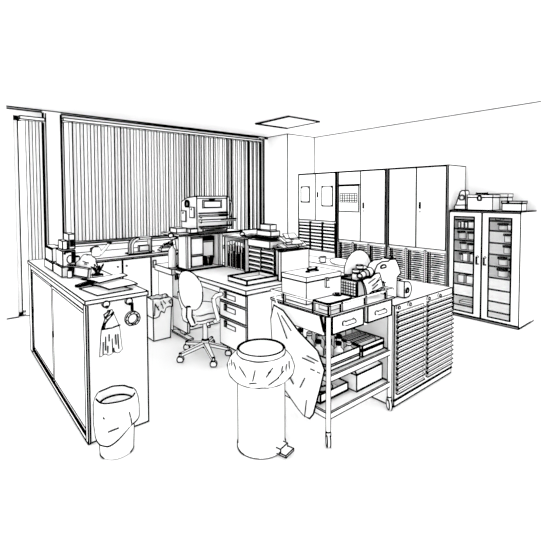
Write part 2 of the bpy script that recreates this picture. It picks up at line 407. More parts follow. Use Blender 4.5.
s = S().prism([(0, 0), (.10, 0), (.13, .012), (.10, .02), (0, .014)], 'y', 0, .03, Matrix.Translation((.712, 2.90, CH+.001)) @ Matrix.Rotation(R(28), 4, 'Z'))
tag(s.build('stapler', loc=(.712, 2.90, CH), w=1.3), 'small dark-edged stapler at the left edge of the papers', 'stapler')

# ================================================================ window counter
KX0, KX1, KY = 1.12, 3.30, 5.03
t = thing('window_counter', 'long white counter with doors under the wide window', 'counter', (2.2, 5.4, 0))
S().box(KX0, KY, .715, KX1, YW-.06, .75).build('worktop', t, w=.9)
S().box(KX0, KY+.03, 0, KX1, YW-.08, .715).build('body', t, w=.9)
s = S().box(KX0, YW-.10, .75, KX1, YW-.062, .87); s.line((KX0, YW-.101, .84), (KX1, YW-.101, .84), .8).build('backsplash', t, w=.7)
for a, b, kx in ((KX0+.02, 1.745, 1.69), (1.755, 2.118, 1.80), (2.128, 2.75, 2.19)):
    d = S().box(a, KY+.012, .05, b, KY+.03, .70).build('counter_door', t, w=1)
    if kx < 2.1: S().ball((kx, KY+.006, .62), .013, seg=12, rings=8).build('knob', d, mat=DARK)
    else: S().box(2.150, KY, .55, 2.185, KY+.012, .65).build('handle', d, w=.9)

# watering can
t = thing('watering_can', 'white watering can with slanting spout on the counter', 'watering can', (1.49, 5.22, .751))
S().lathe((1.49, 5.22, .751), [(.040, 0), (.050, .02), (.052, .07), (.038, .105), (.022, .118), (.024, .126), (0, .128)], 28).build('can_body', t, contour=True, ang=60, w=.75)
s = S().rod([(1.53, 5.215, .775), (1.60, 5.205, .85), (1.645, 5.20, .905)], [.020, .015, .012], 10); s.build('spout', t, contour=True, w=.6)
S().cyl((1.645, 5.2, .90), .022, .02, seg=16, r2=.028).build('spout_head', t, contour=True, w=.9)
s = S().rod([(1.452, 5.22, .80), (1.425, 5.22, .82), (1.425, 5.22, .855), (1.465, 5.22, .87)], .005, 6); s.build('handle', t, contour=True, w=.8)
# wash tap style arch with box
t = thing('document_arch', 'arched white desktop stand with curved double band on the counter', 'stand', (2.0, 5.1, .751))
s = S()
for y0, y1 in ((5.06, 5.085), (5.145, 5.17)):
    o = arc((1.975, .86), .105, 180, 90, 8, lambda u, v: (u, v)); i_ = arc((1.975, .86), .075, 90, 180, 8, lambda u, v: (u, v))
    s.prism([(1.87, .751)]+o+i_+[(1.90, .751)], 'y', y0, y1)
s.build('curved_band', t, w=.7, ang=40)
S().box(1.985, 5.06, .935, 2.145, 5.17, .965).build('top_bar', t, w=.7)
S().box(2.133, 5.06, .752, 2.145, 5.17, .935).build('upright', t, w=.7)
S().box(1.84, 5.048, .752, 2.13, 5.18, .764).build('base', t)
s = S().box(1.99, 5.095, .772, 2.118, 5.135, .852); tag(s.build('card_box', loc=(2.05, 5.07, .767)), 'small white box inside the arched stand on the counter', 'box')
s = S().box(2.28, 5.06, .751, 2.41, 5.14, .80).box(2.30, 5.07, .80, 2.40, 5.13, .815); s.path([(2.32, 5.06, .84), (2.35, 5.05, .86), (2.40, 5.06, .85)], 1.4)
s.rod([(2.31, 5.09, .82), (2.33, 5.09, .858), (2.39, 5.09, .858), (2.40, 5.09, .82)], .006, 6)
tag(s.build('tool_caddy', loc=(2.345, 5.1, .751), contour=True, w=.7), 'small white caddy with a bail handle at the counter edge', 'caddy')
t = thing('scissors', 'open scissors lying between the arched stand and the handled caddy', 'scissors', (2.20, 5.05, .751))
S().rod([(2.17, 5.10, .764), (2.26, 5.07, .764)], .004, 6).build('blade', t, w=1.2); S().rod([(2.17, 5.06, .764), (2.26, 5.13, .764)], .004, 6).build('blade', t, w=1.2)

# ================================================================ side desk with the lamp and bottles
t = thing('side_table', 'white side table with thick overhanging top left of the desk shelf', 'table', (2.0, 4.2, 0))
S().box(1.925, 4.02, .63, 2.12, 4.46, .70).build('table_top', t, w=1)
S().box(1.955, 4.06, 0, 2.12, 4.43, .63).build('body', t, w=.8)
s = S().box(1.985, 4.045, .57, 2.055, 4.06, .63).box(2.00, 4.04, .583, 2.04, 4.046, .617); s.build('handle', t, w=1)
t = thing('leaning_board', 'flat white board standing upright behind the office chair', 'board', (1.94, 3.86, 0))
S().box(1.935, 3.69, .07, 1.96, 4.02, .40).build('panel', t, w=.9)
S().box(1.93, 3.67, 0, 1.99, 4.04, .02).build('foot', t, w=.8)
S().box(1.962, 3.80, .02, 1.975, 3.90, .30).build('brace', t, w=.8)
t = thing('soap_bottle', 'rounded white pump bottle on the side table', 'bottle', (1.970, 4.10, .7015))
S().lathe((1.970, 4.10, .7015), [(.034, 0), (.038, .01), (.038, .17), (.030, .21), (.013, .23), (.013, .25)], 24).build('bottle_body', t, contour=True, ang=60)
S().rod([(1.970, 4.10, .95), (1.970, 4.10, .985), (1.93, 4.10, .985)], .008, 8).build('pump', t, contour=True, w=1.2)
t = thing('jointed_lamp', 'jointed white desk lamp with tubular arms by the machine shelf', 'lamp', (2.04, 4.06, .701))
S().box(2.02, 4.04, .7015, 2.075, 4.09, .72).build('base', t, w=.9)
S().box(2.022, 4.042, .72, 2.066, 4.08, .86).build('post', t, w=1.2)
S().rod([(2.01, 4.06, 1.035), (2.03, 4.06, .90)], .020, 10).build('arm', t, contour=True, ang=50, w=1.1)
S().rod([(2.03, 4.06, 1.045), (2.045, 4.06, .88)], .013, 8).build('arm', t, contour=True, ang=50, w=1)
S().ball((2.085, 4.06, .90), .038, .034, .078, 20, 12).build('lamp_shade', t, contour=True, w=1.1)
S().rod([(2.05, 4.06, .86), (2.09, 4.05, .83), (2.10, 4.05, .735)], .009, 6).build('cable', t, contour=True, w=1.2)

# ---------------------------------------------------------------- desktop shelf with the machine
t = thing('desk_shelf', 'white two-bay desktop shelf carrying the boxy machine', 'shelf', (2.25, 3.98, .701))
S().box(1.90, 3.78, 1.075, 2.70, 4.20, 1.10).line((1.90, 3.778, 1.088), (2.70, 3.778, 1.088), 1).build('shelf_board', t, w=.8)
for x in (1.985, 2.385):
    S().box(x, 3.80, .72, x+.055, 3.972, 1.075).line((x+.02, 3.799, .72), (x+.02, 3.799, 1.075), .9).build('upright', t, w=.75)
S().box(1.975, 3.76, .701, 2.435, 3.978, .72).build('bottom_board', t, w=1)
t = thing('storage_chest', 'white two-panel chest in the left bay of the desktop shelf', 'chest', (2.10, 3.98, .721))
S().box(2.052, 3.82, .723, 2.20, 3.955, 1.06).build('body', t)
S().box(2.055, 3.812, .86, 2.195, 3.82, 1.045).build('front_panel', t, w=1); S().box(2.055, 3.812, .735, 2.195, 3.82, .85).build('front_panel', t, w=1)
t = thing('monitor', 'small monitor with a dark top edge in the right bay of the desktop shelf', 'monitor', (2.29, 3.95, .721))
s = S().box(2.225, 3.88, .80, 2.375, 3.93, 1.05); s.build('screen_case', t)
S().box(2.225, 3.876, 1.00, 2.375, 3.88, 1.045).build('bezel', t, mat=DARK)
S().box(2.235, 3.875, .82, 2.365, 3.88, .99).build('screen', t, w=.9)
S().prism([(2.25, .721), (2.35, .721), (2.32, .80), (2.28, .80)], 'y', 3.90, 3.925).build('stand', t)
for x, dz, lb in ((2.245, .05, 'dark upright leaflet leaning left before the monitor'), (2.30, .04, 'dark upright leaflet leaning right before the monitor')):
    Mx = Matrix.Translation((x, 3.835, .727)) @ Matrix.Rotation(R(-10 if x < 2.27 else 12), 4, 'Y')
    tag(S().box(0, 0, 0, .014, .02, .10, Mx).build('leaflet', loc=(x, 3.85, .722), w=2), lb, 'leaflet')
# machine
MX0, MX1, MY0, MY1, MZ0, MZ1 = 2.13, 2.545, 3.82, 4.17, 1.102, 1.50
t = thing('printing_machine', 'boxy white machine with window and paper slots on the desktop shelf', 'machine', (2.34, 4.0, MZ0))
S().prism([(MY0, MZ0), (MY1, MZ0), (MY1, 1.44), (MY1-.14, 1.485), (MY0, MZ1)], 'x', MX0, MX1-.03).line((MX0, MY0-.001, MZ1-.025), (MX1-.03, MY0-.001, MZ1-.025), .8).build('casing', t, w=1.1)
s = S().box(2.20, MY0-.008, 1.365, 2.44, MY0, 1.455); s.box(2.215, MY0-.01, 1.378, 2.425, MY0-.007, 1.442)
s.line((2.29, MY0-.012, 1.46), (2.34, MY0-.012, 1.462), 2.2)
s.build('window', t, w=.8)
for z, x1, th, ex in ((1.305, 2.515, .012, .012), (1.27, 2.515, .02, .02), (1.215, 2.60, .028, .06), (1.155, 2.56, .016, .03)):
    S().box(2.155, MY0-ex, z, x1, MY0, z+th).line((2.40, MY0-ex-.001, z+th), (x1, MY0-ex-.001, z+th), 1.6).build('paper_tray', t, w=.75)
for z in (1.27, 1.215, 1.15): S().ball((2.165, MY0-.03, z), .011, seg=10, rings=8).build('knob', t, mat=DARK)
S().box(2.20, MY0-.012, 1.11, 2.50, MY0, 1.145).line((2.22, MY0-.013, 1.13), (2.48, MY0-.013, 1.135), .8).line((2.25, MY0-.013, 1.12), (2.45, MY0-.013, 1.12), 1).build('output_slot', t)
s = S().box(MX1-.03, MY0-.01, 1.12, MX1, MY0+.05, 1.49); s.build('end_plate', t, w=1)
s = S().rod([(MX1, MY0, 1.45), (MX1+.035, MY0, 1.42), (MX1+.035, MY0, 1.34), (MX1+.02, MY0, 1.26)], .008, 6); s.build('lever', t, contour=True, w=1.1)
s = S().lathe((MX0-.020, 4.015, 1.415), [(.034, 0), (.042, 0), (.042, .011), (.034, .011), (.034, 0)], 24, None, 'x', (False, False))
tag(s.build('ring_magnet', loc=(MX0, 4.015, 1.415), w=.9), 'ring stuck on the left flank of the boxy machine', 'ring')
for y0, y1, z0, z1, lb in ((4.05, 4.16, 1.21, 1.335, 'small note left of the other on the flank of the machine'), (3.86, 3.96, 1.26, 1.38, 'small note nearer the front edge on the flank of the machine')):
    s = S().box(MX0-.013, y0, z0, MX0-.0105, y1, z1); s.line((MX0-.015, (y0+y1)/2, z1-.02), (MX0-.015, (y0+y1)/2+.006, z1-.026), 1.5)
    tag(s.build('note', loc=(MX0, (y0+y1)/2, z0), w=.9), lb, 'note', 'notes on the machine flank')
for (x0, y0, x1, y1, h, lb) in ((1.93, 3.90, 2.045, 4.05, .055, 'small white carton, left of three on the shelf before the machine'), (2.05, 3.85, 2.09, 3.95, .045, 'tiny white carton, middle of three on the shelf before the machine'), (2.035, 3.79, 2.12, 3.845, .05, 'small white carton, nearest of three on the shelf before the machine')):
    tag(S().box(x0, y0, 1.101, x1, y1, 1.101+h).build('small_carton', loc=((x0+x1)/2, (y0+y1)/2, 1.101), w=1), lb, 'box', 'small cartons on the desktop shelf')
t = thing('hanging_clip', 'dark clip hanging on the left end of the desktop shelf', 'clip', (1.895, 3.90, 1.05))
S().ball((1.862, 3.90, 1.085), .022, .02, .02, 14, 8).build('clip_head', t, contour=True, w=1.6); S().rod([(1.862, 3.90, 1.07), (1.87, 3.89, 1.03)], .008, 6).build('clip_jaw', t, w=1.6)

# ---------------------------------------------------------------- binders and their rack
t = thing('binder_rack', 'open white rack holding a row of binders on the desk', 'rack', (2.6, 3.57, .701))
S().box(2.42, 3.352, 1.045, 2.75, 3.747, 1.065).build('rack_top', t, w=.8)
for y in (3.352, 3.733): S().box(2.43, y, .7015, 2.74, y+.012, 1.045).build('upright', t, w=.75)
y = 3.374; rg = random.Random(11)
lbs = ['nearest binder in the open rack on the desk', 'second binder from the near end of the rack', 'third binder from the near end of the rack', 'fourth binder from the near end of the rack', 'middle thick binder of the rack, fifth from the near end', 'sixth binder from the near end of the rack', 'farthest binder in the rack, beside the monitor']
for k in range(7):
    th = (.042, .040, .046, .036, .052, .042, .044)[k]; h = (.29, .30, .305, .30, .31, .305, .29)[k]
    b = thing('binder', lbs[k], 'binder', (2.58, y+th/2, .703), 'binders in the open rack')
    s = S().box(2.455, y, .703, 2.72, y+th, .703+h)
    for j in range(3 if k % 2 else 5): s.line((2.454, y+.008+.008*j, .72), (2.454, y+.008+.008*j, .70+h*rg.uniform(.55, .95)), .5)
    s.build('cover', b, w=.5)
    S().box(2.452, y+th*.25, .702+h*.62, 2.455, y+th*.75, .702+h*.86).build('spine_label', b, w=.5)
    y += th+.0075
s = S().ball((2.50, 3.50, 1.087), .02, seg=12, rings=8); tag(s.build('bell', loc=(2.50, 3.50, 1.066), contour=True, w=1.4), 'small round bell on top of the binder rack', 'bell')
s = S().box(2.46, 3.375, 1.066, 2.72, 3.455, 1.08); tag(s.build('ruler_case', loc=(2.6, 3.4, 1.066), w=1.2), 'thin flat case beside the bell on the binder rack', 'case')

# ---------------------------------------------------------------- the desk
DX0, DX1, DY0, DY1 = 1.967, 2.80, 2.70, 3.83
t = thing('office_desk', 'white office desk with three drawer pedestal behind the pedal bin', 'desk', (2.38, 3.27, 0))
S().box(DX0-.012, DY0-.012, .655, DX1, 4.0, .70).build('desk_top', t, w=1.1)
S().box(DX0+.012, DY0, .128, DX1-.02, DY0+.42, .655).build('pedestal', t, w=1)
S().box(2.03, 3.96, .0, DX1-.02, 3.985, .655).build('end_panel', t, w=.9); S().box(DX0+.10, DY0, .0, DX1-.02, DY0+.02, .128).build('end_panel', t, w=.9)
S().box(2.62, DY0+.42, .20, 2.64, 3.96, .655).build('modesty_panel', t, w=.8)
S().box(DX0+.005, DY0+.42, .60, 2.62, 3.96, .655).build('apron', t, w=.8)
for z0, z1 in ((.541, .645), (.391, .529), (.130, .378)):
    d = S().box(DX0, DY0+.008, z0, DX0+.014, DY0+.412, z1).line((DX0, DY0+.01, z0+.012), (DX0, DY0+.41, z0+.012), .6).build('drawer', t, w=.75)
    S().box(DX0-.012, DY0+.30, z1-.068, DX0, DY0+.322, z1-.012).build('handle', d, w=1.2)
    S().box(DX0-.004, DY0+.16, z1-.075, DX0, DY0+.295, z1-.03 if z0 > .2 else z1-.035).build('card_holder', d, w=.8)
t = thing('document_tray', 'shallow open document tray on the near end of the desk', 'tray', (2.25, 2.97, .7005))
s = S().open_box(2.055, 2.815, .7015, 2.425, 3.105, .752, .010)
s.path([(2.055, 2.815, .752), (2.425, 2.815, .752), (2.425, 3.105, .752), (2.055, 3.105, .752)], 1.6, True)
s.build('tray_body', t, w=1)
tag(S().box(2.10, 2.85, .7185, 2.40, 3.06, .7225).build('paper_stack', loc=(2.25, 2.95, .7115), w=.6), 'thin paper stack lying inside the document tray', 'paper')
# upright white screen box
t = thing('white_panel_box', 'tall blank white panel box standing on the desk behind the first-aid case', 'box', (2.59, 2.78, .701))
S().box(2.405, 2.752, .7015, 2.770, 2.788, .982).build('panel', t, w=1.1)
S().box(2.45, 2.788, .7015, 2.72, 2.82, .73).build('back_foot', t, w=.8)
# letter tray unit
t = thing('letter_rack', 'two-column rack of open letter trays beside the white panel box', 'rack', (2.6, 3.12, .701))
s = S().box(2.49, 2.90, .7015, 2.76, 3.33, .712).box(2.49, 2.90, .968, 2.76, 3.33, .98)
for y0 in (2.90, 3.112, 3.318): s.box(2.465, y0, .7015, 2.76, y0+.012, .98)
s.build('carcass', t, w=1)
S().box(2.455, 2.975, .98, 2.77, 3.332, 1.055).build('top_case', t, w=1)
for c_ in range(2):
    for r in range(5):
        z = .745+.044*r; y0 = 2.914+.212*c_
        d = S().box(2.455, y0, z, 2.74, y0+.194, z+.006).box(2.455, y0, z, 2.461, y0+.194, z+.036)
        for q in range(3 if c_ == 0 else 2): d.line((2.453, y0+.02, z+.007+.004*q), (2.453, y0+.19, z+.009+.004*q), .6)
        d.build('letter_tray', t, w=.6)
t = thing('shadow_tray', 'flat black tray standing in for the shadow under the two stacked cartons on the letter rack', 'tray', (2.6, 3.1, 1.056))
S().box(2.475, 2.985, 1.063, 2.68, 3.30, 1.088).build('tray_body', t, mat=DARK, ink=False)  # black slab stands for the dark shadow beneath the stacked cartons
def carton2(a, lb): return tag(S().box(*a).build('carton', loc=((a[0]+a[3])/2, (a[1]+a[4])/2, a[2]), w=1), lb, 'box', 'cartons on the letter rack')
carton2((2.485, 2.995, 1.094, 2.60, 3.215, 1.150), 'wider lower carton on the black shadow tray above the letter rack')
carton2((2.488, 3.008, 1.157, 2.565, 3.165, 1.216), 'smaller upper carton, topmost above the letter rack')
# heap of magazines on the letter rack
rg = random.Random(5)
mags = ['opened magazine lying lowest in the heap beside the stacked cartons', 'slanted magazine at the near end of the heap', 'dark-edged magazine in the middle of the heap', 'thin magazine tilted on top of the heap', 'small booklet at the far left of the heap', 'booklet sliding down behind the white panel box']
for k, (x, y, z, a, tx, L1, L2) in enumerate(((2.60, 2.885, 1.004, 4, 18, .20, .09), (2.67, 2.872, 1.034, -10, 24, .19, .08), (2.57, 2.885, 1.064, 10, 28, .13, .09), (2.63, 2.875, 1.100, -16, 30, .13, .08), (2.512, 2.93, .998, 8, 8, .07, .05), (2.775, 2.87, 1.012, -8, 26, .09, .09))):
    Mx = Matrix.Translation((x, y, z)) @ Matrix.Rotation(R(a), 4, 'Z') @ Matrix.Rotation(R(tx), 4, 'X')
    s = S().box(-L1/2, -L2/2, 0, L1/2, L2/2, .012, Mx)
    s.line(Mx @ Vector((-L1/2, -L2/2-.001, .006)), Mx @ Vector((L1/2, -L2/2-.001, .006)), .5).line(Mx @ Vector((-L1*.2, -L2/2, .0125)), Mx @ Vector((-L1*.1, L2/2, .0125)), .7)
    tag(s.build('magazine', loc=(x, y, z), w=.6), mags[k], 'magazine', 'heap of magazines on the letter rack')

# ---------------------------------------------------------------- wastebasket by the desk
t = thing('wastebasket', 'square wastebasket with crumpled liner bag between cabinet and side table', 'bin', (1.74, 4.0, 0))
s = S(); b0 = [(1.655, 3.89), (1.835, 3.885), (1.835, 4.06), (1.655, 4.06)]; b1 = [(1.645, 3.875), (1.848, 3.870), (1.848, 4.075), (1.645, 4.075)]
s.add([(x, y, 0) for x, y in b0]+[(x, y, .40) for x, y in b1], [(3, 2, 1, 0), (0, 1, 5, 4), (1, 2, 6, 5), (2, 3, 7, 6), (3, 0, 4, 7)])
s.build('basket_body', t, w=1)
s = S(); g = []
for i in range(6):
    row = []
    for k in range(33):
        a = 2*PI*k/32; q = max(abs(COS(a)), abs(SIN(a))); n = noise.noise(Vector((COS(a)*2, SIN(a)*2, i*.7)))
        rr = (.108, .116, .118, .112, .100, .085)[i]/q*(.93+.06*n) * (1 if q > .8 else .95); z = (.30, .34, .39, .425, .435, .40)[i]+.02*n-(.05 if i == 0 and COS(a) < -.3 else 0)+(.05 if i == 0 and COS(a) > .2 else 0)
        row.append((1.746+rr*COS(a), 3.972+rr*SIN(a), z))
    g.append(row)
s.sheet(g, .004)
rg = random.Random(2)
for k in range(9):
    x = 1.65+.19*rg.random(); z = .37+.05*rg.random(); s.line((x, 3.853, z), (x+rg.uniform(-.03, .03), 3.851, z-rg.uniform(.01, .05)), .8)
s.line((1.66, 3.855, .40), (1.70, 3.855, .33)).line((1.66, 3.857, .40), (1.655, 3.86, .28), .8)
s.build('liner_bag', t, w=.9, contour=True, ang=60)

# ---------------------------------------------------------------- office chair
HX, HY = 1.885, 3.245
t = thing('office_chair', 'white swivel office chair on five castors pulled up to the desk', 'chair', (HX, HY, 0))
for k, (x, y) in enumerate(((1.627, 3.246), (1.803, 2.966), (1.812, 3.477), (2.04, 3.09), (2.06, 3.42))):
    d = Vector((x-HX, y-HY, 0)); n = Vector((-d.y, d.x, 0)).normalized()
    s = S(); p0, p1 = Vector((HX, HY, .115)), Vector((x, y, .066))
    a = [p0+n*.024, p0-n*.024, p1-n*.013, p1+n*.013]
    s.add([q+Vector((0, 0, -.016)) for q in a]+[q+Vector((0, 0, .014)) for q in a], [(3, 2, 1, 0), (4, 5, 6, 7), (0, 1, 5, 4), (1, 2, 6, 5), (2, 3, 7, 6), (3, 0, 4, 7)])
    leg = s.build('base_arm', t, w=.7)
    s = S().rod([(x, y, .085), (x, y, .05)], .008, 8)
    ax = Vector((fw.x, fw.y, 0)).normalized()*.012; c0 = Vector((x, y, .029))
    s.rod([c0-ax, c0+ax], .0285, 20)
    s.build('caster', leg, w=1.0, contour=True, ang=50)
S().cyl((HX, HY, .075), .030, .075, seg=20).build('hub', t, contour=True, w=1.1)
S().cyl((HX, HY, .15), .020, .162, seg=16).build('gas_lift', t, contour=True)
S().box(HX-.07, HY-.04, .312, HX+.07, HY+.05, .333).build('seat_plate', t)
s = S().lathe((1.862, 3.288, 0), [(.12, .332), (.156, .345), (.166, .385), (.164, .44), (.142, .466), (0, .475)], 40, lambda t_, z, r: (r*(1+.10*abs(COS(2*t_))**3*0+.06*(1-abs(COS(2*t_)))), z))
sa = []
for zz in (.375, .425):
    s.path([(1.862+.170*COS(R(a)), 3.288+.170*SIN(R(a)), zz+.006*SIN(a*.1)) for a in range(205, 300, 12)], .9)
s.build('seat', t, contour=True, ang=70)
# backrest: a rounded, curved shell leaning back
bc = Vector((1.668, 3.150, .665)); fd = Vector((HX-1.69, HY-3.19, 0)).normalized()
fd = Vector((.96, .28, 0)).normalized(); sd_ = Vector((-fd.y, fd.x, 0)); up = (Vector((0, 0, 1))-fd*.12).normalized(); s = S(); vs = []; NB, NR = 40, 6
def bp(u, v, off): return bc+sd_*u+up*v+fd*(off+1.1*u*u*1.2-.0*v)
rings = []
for sgn, kk in ((-1, (0.02, .4, .75, .93, 1.0)), (1, (1.0, .93, .75, .4, .02))):
    for k in kk:
        th = .022*math.sqrt(max(0, 1-(k**6)))+.003
        rings.append([bp(k*.138*math.copysign(abs(COS(a))**.85, COS(a)), k*(.178*math.copysign(abs(SIN(a))**.9, SIN(a))), sgn*th) for a in [2*PI*i/NB for i in range(NB)]])
V = [p for r_ in rings for p in r_]; F = []
for i in range(len(rings)-1):
    for k in range(NB): F.append((i*NB+k, i*NB+(k+1) % NB, (i+1)*NB+(k+1) % NB, (i+1)*NB+k))
F += [tuple(range(NB-1, -1, -1)), tuple((len(rings)-1)*NB+k for k in range(NB))]
s.add(V, F); s.build('backrest', t, contour=True, ang=70, w=1.1)
s = S().rod([(1.675, 3.15, .52), (1.66, 3.13, .44), (1.70, 3.15, .36), (1.80, 3.21, .355)], .022, 8); s.build('back_bracket', t, contour=True, w=1.6, ang=50)
for sy in (-1, 1):
    ay = sd_*(.235 if sy < 0 else -.0+.19)*sy; b = Vector((HX, HY, 0))
    s = S().rod([b+ay*.8-fd*.08+Vector((0, 0, .375)), b+ay-fd*.08+Vector((0, 0, .40)), b+ay-fd*.13+Vector((0, 0, .54)), b+ay-fd*.14+Vector((0, 0, .60)), b+ay-fd*.10+Vector((0, 0, .622)), b+ay-fd*.035+Vector((0, 0, .622))], [.014, .016, .016, .016, .016, .016], 8)
    s.build('armrest', t, contour=True, ang=60, w=.85)
S().rod([(1.80, 3.05, .365), (1.77, 2.985, .36)], .012, 8).build('lever', t, contour=True)

# ================================================================ the cart
TX0, TX1, TY0, TY1 = 1.742, 2.376, 1.567, 2.07
t = thing('utility_cart', 'white rolling cart with two drawers and three tiers by the pedal bin', 'cart', (2.06, 1.82, 0))
for x in (TX0, TX1):
    for y in (TY0, TY1):
        S().cyl((x, y, .085), .0125, .70, seg=20).build('post', t, contour=True, w=.8)
        s = S().cyl((x, y, .062), .013, .03, seg=12); s.rod([Vector((x, y, .075))-rt*.014, Vector((x, y, .075))+rt*.014], .012, 8)
        cst = s.build('caster', t, w=.7)
        S().rod([Vector((x, y, .037))-rt*.010, Vector((x, y, .037))+rt*.010], .036, 20).build('wheel', cst, w=.9)
S().box(TX0-.012, TY0-.02, .785, TX1+.015, TY1+.02, .80).build('top_tray', t, w=.75)
s = S().box(TX0+.012, TY0+.012, .655, TX1-.012, TY1, .785); s.build('drawer_case', t, ink=False)
S().box(TX0-.004, TY0+.03, .66, TX0+.004, TY1, .775).build('side_panel', t, w=.6)
for a, b in ((1.762, 2.058), (2.106, 2.372)):
    d = S().box(a, TY0-.012, .668, b, TY0+.012, .782).build('drawer', t, w=1.2)
    m = (a+b)/2; S().rod([(m-.045, TY0-.012, .722), (m-.04, TY0-.028, .724), (m+.04, TY0-.028, .724), (m+.045, TY0-.012, .722)], [.014, .010, .010, .014], 8).build('handle', d, contour=True, w=.9, ang=60)
S().prism([(TX0+.0, .785), (TX0+.0, .68), (TX0-.03, .785)], 'y', TY0+.03, TY0+.04).build('bracket', t, w=1.2)
RZ = .853
s = S().rod([(TX0-.012, TY0-.012, RZ), (TX1+.012, TY0-.012, RZ), (TX1+.012, TY1+.012, RZ), (TX0-.012, TY1+.012, RZ)], .007, 8, True)
s.build('rail', t, contour=True, ang=60, w=.65)
for x, y in ((TX0-.008, TY0-.012), (TX0+.10, TY0-.012), (2.08, TY0-.012), (TX1-.07, TY0-.012), (TX0-.010, 1.95), (TX0-.010, 1.68)):
    S().box(x-.007, y-.004, .785, x+.007, y+.004, RZ).build('rail_post', t, w=.8)
for z in (.40, .175):
    s = S().box(TX0, TY0, z, TX1, TY1, z+.022)
    for yy in (TY0-.008, TY1-.004): s.box(TX0, yy, z-.012, TX1, yy+.012, z+.026)
    for xx in (TX0-.008, TX1-.004): s.box(xx, TY0, z-.012, xx+.012, TY1, z+.026)
    s.build('shelf', t, w=.75)

# first-aid case
t = thing('first_aid_case', 'large white case with top handle and latch on the cart', 'case', (1.94, 1.90, .801))
s = S().box(1.773, 1.785, .801, 2.11, 2.02, .945); s.build('case_body', t, w=.75)
S().box(1.773, 1.785, .9455, 2.11, 2.02, .98).build('lid', t, w=.65)
S().rod([(1.90, 1.90, .981), (1.905, 1.90, .994), (1.985, 1.90, .994), (1.99, 1.90, .981)], .010, 8).build('handle', t, mat=DARK, w=1.3)
s = S().box(1.948, 1.772, .89, 1.968, 1.785, .955); s.rod([(1.952, 1.768, .94), (1.952, 1.764, .89), (1.966, 1.764, .89), (1.966, 1.768, .94)], .004, 6); s.build('latch', t, w=.7)
# clip tray on the rail
t = thing('clipboard', 'white clipboard with a round clip lying over the cart rail', 'clipboard', (1.82, 1.60, RZ+.01))
S().prism([(1.70, 1.545), (1.715, 1.532), (1.90, 1.532), (1.925, 1.545), (1.925, 1.65), (1.70, 1.65)], 'z', RZ+.012, RZ+.023).build('board', t, w=1.1)
s = S().cyl((1.885, 1.625, RZ+.024), .026, .010, seg=20); s.cyl((1.885, 1.625, RZ+.034), .012, .006, seg=12); s.build('clip', t, w=.7, contour=True)
tag(S().box(1.78, 1.60, .801, 1.89, 1.68, .845).build('pill_box', loc=(1.83, 1.64, .801), w=.5), 'small white box under the clipboard on the cart', 'box')
# wire basket
BX0, BX1, BY0, BY1, BZ = 2.165, 2.315, 1.69, 1.86, .912
t = thing('mesh_basket', 'open mesh basket full of supplies on the cart', 'basket', (2.27, 1.78, .801))
s = S().open_box(BX0, BY0, .801, BX1, BY1, BZ, .008)
for k in range(8):
    yy = BY0+.008+k*(BY1-BY0-.016)/7; s.line((BX0-.002, yy, .803), (BX0-.002, yy, BZ-.012), .6)
for k in range(5):
    zz = .812+k*.0195; s.line((BX0-.002, BY0, zz), (BX0-.002, BY1, zz), .6)
s.build('basket_body', t, w=1)
s = S(); s.path([(BX0, BY0, BZ), (BX1, BY0, BZ), (BX1, BY1, BZ), (BX0, BY1, BZ)], 1.2, True); s.box(BX0-.006, BY0-.006, BZ, BX1+.006, BY0+.004, BZ+.008).box(BX0-.006, BY0+.004, BZ, BX0+.004, BY1+.006, BZ+.008).build('basket_rim', t, w=1)
t = thing('rounded_pouch', 'large dome shaped white pouch standing up in the mesh basket', 'pouch', (2.36, 1.835, .93))
s = S().ball((2.365, 1.835, .945), .150, .040, .150, 40, 20, zmin=.928); s.build('pouch_body', t, contour=True, ang=60, w=1.1)
S().sheet([[(2.415+.055*COS(R(a))*q, 1.790, .945+.115*SIN(R(a))*q) for q in (.93, 1.0)] for a in range(-10, 80, 10)], .004).build('seam_band', t, w=.8)
def basket_jar(x, y, z, r, h, lb):
    b = thing('jar', lb, 'jar', (x, y, z), 'jars in the mesh basket')
    S().lathe((x, y, z), [(r*.9, 0), (r, .008), (r, h*.75), (r*.8, h*.85)], 20).build('jar_body', b, contour=True, ang=60)
    S().cyl((x, y, z+h*.85), r*.85, h*.15, seg=20).build('lid', b, contour=True)
basket_jar(2.210, 1.735, .812, .026, .175, 'jar at the near left corner of the mesh basket')
basket_jar(2.272, 1.750, .812, .026, .195, 'taller jar in the middle of the mesh basket')
for k, (x, y, z, r, lb) in enumerate(((2.295, 1.690, .958, .028, 'rolled bandage lying right of the jars in the mesh basket'), (2.225, 1.69, .948, .018, 'small rolled bandage in front of the taller jar'), (2.325, 1.752, .965, .02, 'topmost rolled bandage at the right of the mesh basket'))):
    b = S().rod([(x-.03, y, z), (x+.03, y+.012, z+.004)], r, 18); tag(b.build('bandage_roll', loc=(x, y, z), contour=True, ang=50, w=1.1), lb, 'bandage', 'rolled bandages in the mesh basket')
g = []
for i in range(11):
    u = i/10; row = []
    for j in range(9):
        v = j/8; x = 2.172+.19*v; z = .925-.095*u+.025*v+.006*SIN(v*9+u*4); y = 1.655-.035*u-.006*SIN(v*7+u*3); row.append((x, y, z))
    g.append(row)
s = S().sheet(g, .012)
for a in ((2.215, .905, 2.30, .925), (2.25, .885, 2.36, .915), (2.24, .865, 2.31, .885), (2.23, .845, 2.34, .862), (2.30, .90, 2.37, .935)):
    s.line((a[0], 1.638-(.925-a[1])*.4, a[1]), (a[2], 1.638-(.925-a[3])*.4, a[3]), .8)
tag(s.build('folded_cloth', loc=(2.29, 1.67, .82), w=1), 'folded white cloth draped over the near side of the mesh basket', 'cloth')

